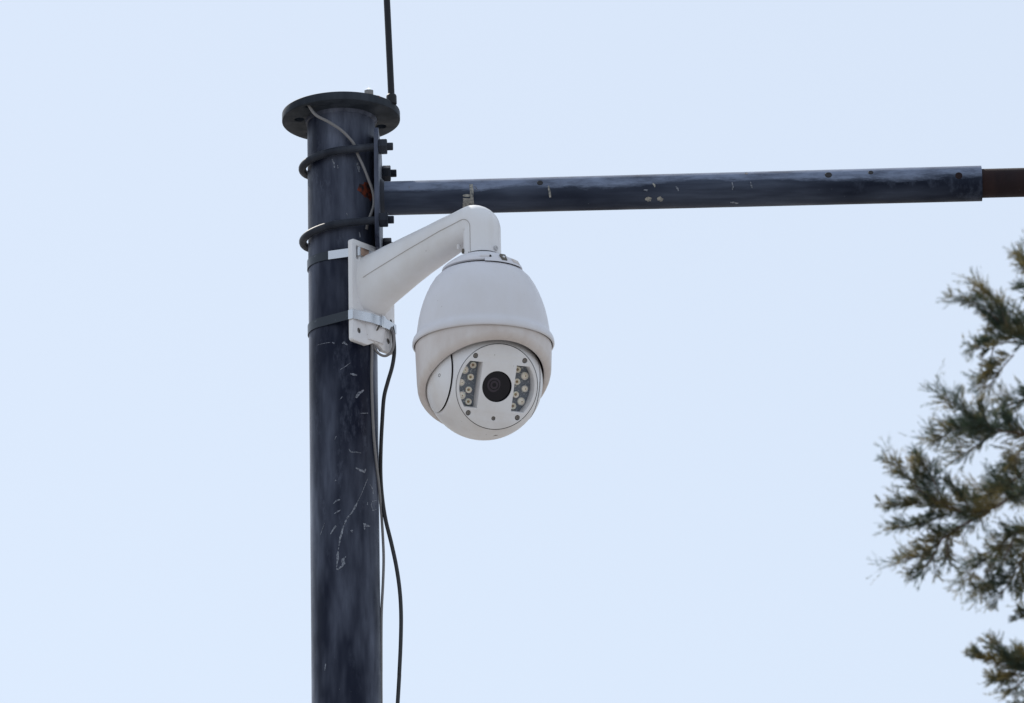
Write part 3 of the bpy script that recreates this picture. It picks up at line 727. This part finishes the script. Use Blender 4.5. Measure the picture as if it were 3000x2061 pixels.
cable('power_cable', bps, 6.0 * U, M_BLACKCABLE, 'black cable bowing out from behind the bracket and down the pole')

# ------------------------------------------------------------------ conifer
YT = 14.6
TS = 1.0 / ((at(1500, 1400, YT) - CAM).dot(FWD) and FPX / (at(1500, 1400, YT) - CAM).dot(FWD))   # metres per photo pixel at the tree
trunk_top = at(3900, 1400, YT)
tx = trunk_top.x
tree = empty('conifer_tree', (tx, YT, 0)); tag(tree, 'feathery dark green conifer behind the pole with sky showing through', 'tree')
path = [Vector((tx + .05 * math.sin(i), YT + .04 * math.cos(i * 1.7), z)) for i, z in enumerate(np.linspace(0, 14.6, 16))]
build('trunk', *g_tube(path, [.30 * (1 - i / 15.5) ** .9 + .012 for i in range(16)], 14), M_BARK, tree)
nr = np.random.default_rng(5)
NV = []; stems = []
def needles(P, D, n, ln, wd, spread):
    """n thin needles along the shoot from P in direction D"""
    D = D / np.linalg.norm(D)
    a = np.cross(D, [0, 0, 1.0]); a /= np.linalg.norm(a) + 1e-9; b = np.cross(D, a)
    L_ = np.linalg.norm(spread[1]); t = nr.random(n) ** .85
    ang = nr.random(n) * 2 * np.pi
    base = P + spread[1] * t[:, None] + spread[2] * (t ** 2)[:, None]
    side = a * np.cos(ang)[:, None] + b * np.sin(ang)[:, None]
    sp = spread[0] * (.7 + .6 * nr.random(n))
    dirn = D * np.cos(sp)[:, None] + side * np.sin(sp)[:, None]
    l = ln * (.6 + .7 * nr.random(n)) * (1 - .35 * t)
    wv = np.cross(dirn, nr.normal(size=(n, 3))); wv /= np.linalg.norm(wv, axis=1)[:, None] + 1e-9
    w_ = wd * (.7 + .6 * nr.random(n))
    q = np.stack([base - wv * w_[:, None] * .5, base + dirn * (l * .55)[:, None] - wv * w_[:, None] * .5, base + dirn * l[:, None], base + dirn * (l * .5)[:, None] + wv * w_[:, None] * .55], axis=1)
    NV.append(q)
def branch(pts, r0_, shoots, slen, dens=1.0, fine=1.0, up=.25):
    """pts: world points from inner to tip; shoots per metre"""
    P = [Vector(p) for p in smooth_path(pts, 5)]
    stems.append(g_tube(P, [max(r0_ * (1 - .85 * i / (len(P) - 1)), .0014) for i in range(len(P))], 5, False))
    cum = [0]
    for a, b in zip(P, P[1:]): cum.append(cum[-1] + (b - a).length)
    total = cum[-1]; n = max(2, int(total * shoots))
    for k in range(n + 1):
        s = total * (k / n) ** .85
        i = max(0, min(len(P) - 2, int(np.searchsorted(cum, s)) - 1))
        p = P[i].lerp(P[i + 1], (s - cum[i]) / max(cum[i + 1] - cum[i], 1e-6)); d = (P[i + 1] - P[i]).normalized()
        f = s / total
        q = Vector(nr.normal(size=3)); q = (q - d * q.dot(d)).normalized()
        dirn = (d * nr.uniform(.6, 1.2) + q * nr.uniform(.25, .8) + Vector((-.12, 0, up))).normalized()
        if k == n: dirn = d
        ll = slen * nr.uniform(.5, 1.3)
        thin = 1.35 - .75 * f                               # the outer sprays are wispier
        vec = np.array(dirn) * ll; droop = np.array([0, 0, nr.uniform(-.22, .12) * ll])
        stems.append(g_tube([p, p + dirn * ll * .5 + Vector(droop) * .25, p + dirn * ll + Vector(droop)], [.0014, .0010, .0005], 3, False))
        needles(np.array(p), np.array(dirn), int(36 * dens * thin),   .032, .0017, (.40, vec, droop))
        for j in range(max(2, int(7 * fine))):            # feathery side shootlets
            t = nr.uniform(.05, .95); pp = np.array(p) + vec * t + droop * t * t
            v = nr.normal(size=3); dd = np.array(dirn); v -= dd * v.dot(dd); v /= np.linalg.norm(v) + 1e-9
            d2 = dd * nr.uniform(.5, 1.0) + v * nr.uniform(.4, .9) + np.array([-.10, 0, .20]); d2 /= np.linalg.norm(d2)
            needles(pp, d2, int(26 * dens * thin), .028, .0015, (.34, d2 * ll * nr.uniform(.4, .9), np.zeros(3)))
def pb_(pts, dy0=0.0, dy1=0.0):
    n = len(pts); return [at(x + 20, y, YT + dy0 + (dy1 - dy0) * i / max(1, n - 1)) for i, (x, y) in enumerate(pts)]
vis = [
 ([(3250, 900), (3080, 850), (3010, 800), (2975, 752)], -.3, .05, .07), ([(3080, 850), (3020, 850), (2985, 845)], -.1, 0, .06),
 ([(3300, 1080), (3080, 1010), (2960, 990), (2920, 930), (2895, 880), (2862, 850)], -.2, .1, .085), ([(2950, 985), (2900, 935), (2840, 890), (2806, 880)], 0, .1, .07),
 ([(2990, 1000), (2965, 960), (2955, 930)], .1, .1, .06), ([(2960, 1000), (2900, 1010), (2860, 1020), (2845, 1025)], 0, .1, .07), ([(2950, 1040), (2915, 1080), (2880, 1125), (2862, 1132)], .05, .1, .075),
 ([(3040, 990), (3000, 960), (2990, 945)], .3, .3, .05), ([(2890, 1020), (2880, 1060)], .05, .1, .06),
 ([(3200, 1180), (3050, 1160), (2960, 1180), (2925, 1195), (2900, 1225)], 0, .2, .075),
 ([(3300, 1330), (3080, 1280), (2960, 1270), (2860, 1250), (2800, 1200), (2750, 1168)], -.1, -.1, .085), ([(2860, 1250), (2790, 1255), (2750, 1275), (2722, 1280)], -.1, 0, .08),
 ([(2900, 1260), (2850, 1300), (2810, 1325), (2795, 1335)], 0, .05, .09), ([(2880, 1255), (2865, 1220), (2860, 1195)], -.1, -.1, .06), ([(2960, 1270), (2930, 1230)], -.1, -.1, .06),
 ([(2990, 1290), (2960, 1340), (2940, 1380)], -.05, 0, .085), ([(3060, 1330), (3000, 1360), (2960, 1400), (2900, 1430), (2885, 1455)], 0, .1, .10),
 ([(3300, 1520), (3080, 1450), (2960, 1450), (2890, 1490), (2800, 1500), (2730, 1470), (2680, 1440), (2640, 1395), (2600, 1365)], -.15, 0, .085),
 ([(2740, 1460), (2715, 1410), (2690, 1360), (2680, 1345)], 0, .05, .075), ([(2760, 1490), (2700, 1475), (2650, 1478), (2590, 1475)], 0, 0, .055), ([(2770, 1500), (2700, 1530), (2640, 1540), (2625, 1543)], 0, 0, .07),
 ([(2820, 1490), (2790, 1445), (2775, 1425)], 0, 0, .06), ([(2860, 1495), (2830, 1465), (2815, 1460)], .1, .1, .05), ([(2700, 1445), (2680, 1400)], 0, 0, .07),
 ([(2880, 1500), (2800, 1540), (2740, 1580), (2690, 1625), (2640, 1640)], 0, 0, .085), ([(2740, 1580), (2700, 1650), (2665, 1672)], 0, 0, .07), ([(2760, 1560), (2755, 1620), (2750, 1640)], 0, .05, .07),
 ([(3200, 1620), (3050, 1560), (2960, 1560), (2890, 1620), (2840, 1660), (2805, 1690)], 0, .2, .075), ([(2950, 1580), (2900, 1680), (2860, 1720), (2845, 1735)], .05, .2, .07), ([(3000, 1590), (2950, 1680), (2915, 1740), (2905, 1750)], .05, .1, .065),
 ([(3060, 1500), (3010, 1540), (2980, 1600), (2960, 1640)], .2, .2, .075), ([(2950, 1440), (2920, 1420)], 0, .1, .08),
 ([(3120, 1680), (3040, 1690), (2990, 1715), (2975, 1745)], 0, .1, .055), ([(3060, 1760), (3010, 1785), (2985, 1805), (2975, 1808)], 0, 0, .03), ([(3080, 1380), (3030, 1400), (3000, 1440)], .2, .3, .1),
 ([(3300, 2090), (3100, 2010), (2990, 1970), (2950, 1945), (2915, 1915), (2890, 1895)], -.1, .1, .06), ([(2970, 1950), (2910, 1935), (2860, 1928), (2830, 1920)], 0, .1, .035), ([(2990, 1960), (2930, 1990), (2895, 1995)], 0, .1, .045),
 ([(3020, 1960), (2970, 2000), (2950, 2020), (2940, 2025)], 0, .1, .08), ([(3040, 1965), (2995, 1930), (2980, 1912)], 0, .1, .055), ([(3060, 2040), (3000, 2060), (2975, 2090)], .1, .1, .08), ([(3000, 1950), (2960, 1950)], 0, 0, .08),
]
vis += [([(3050, 1420), (2980, 1430), (2920, 1440), (2880, 1450)], .1, .15, .10), ([(2960, 1262), (2900, 1262), (2850, 1258), (2820, 1262)], -.05, 0, .09),
        ([(3020, 1000), (2970, 985), (2930, 955)], 0, .1, .08)]
for pts, a, b, sl in vis:
    branch(pb_(pts, a, b), .007 if len(pts) > 4 else .0035, 66, sl * 1.0, 1.0, 1.2)
    build('branch', *join(*stems), M_BARK, tree, angle=60); stems.clear()
# the rest of the crown, beyond the frame
for i in range(150):
    z = nr.uniform(3.0, 14.2); rad = (15.0 - z) * .34 * nr.uniform(.75, 1.05); az = nr.uniform(0, 2 * math.pi)
    d = Vector((math.cos(az), math.sin(az), 0)); p0 = Vector((tx, YT, z)); 
    tip = p0 + d * rad + Z * (.12 - .10 * rad)
    # keep clear of the open sky left of the crown's edge
    q = tip - CAM; xx = 1500 + FPX * q.dot(RGT) / q.dot(FWD)
    if xx < 3450:
        sc_ = max(.1, (3900 - 3455) / (3900 - xx)); tip = p0.lerp(tip, sc_)
    branch([p0, p0.lerp(tip, .5) + Z * .06, tip], .018, 9, .26, .8, .8)
    build('branch', *join(*stems), M_BARK, tree, angle=60); stems.clear()
Q = np.concatenate(NV, axis=0).reshape(-1, 3) - np.array([tx, YT, 0])
nq = len(Q) // 4
me = bpy.data.meshes.new('crown'); me.vertices.add(len(Q)); me.vertices.foreach_set('co', Q.astype(np.float32).ravel())
me.loops.add(nq * 4); me.loops.foreach_set('vertex_index', np.arange(nq * 4, dtype=np.int32))
me.polygons.add(nq); me.polygons.foreach_set('loop_start', np.arange(0, nq * 4, 4, dtype=np.int32))
me.update(calc_edges=True); me.validate(); me.materials.append(M_NEEDLE)
co = bpy.data.objects.new('crown', me); COL.objects.link(co); co.parent = tree; co['kind'] = 'stuff'
print('needles', nq)
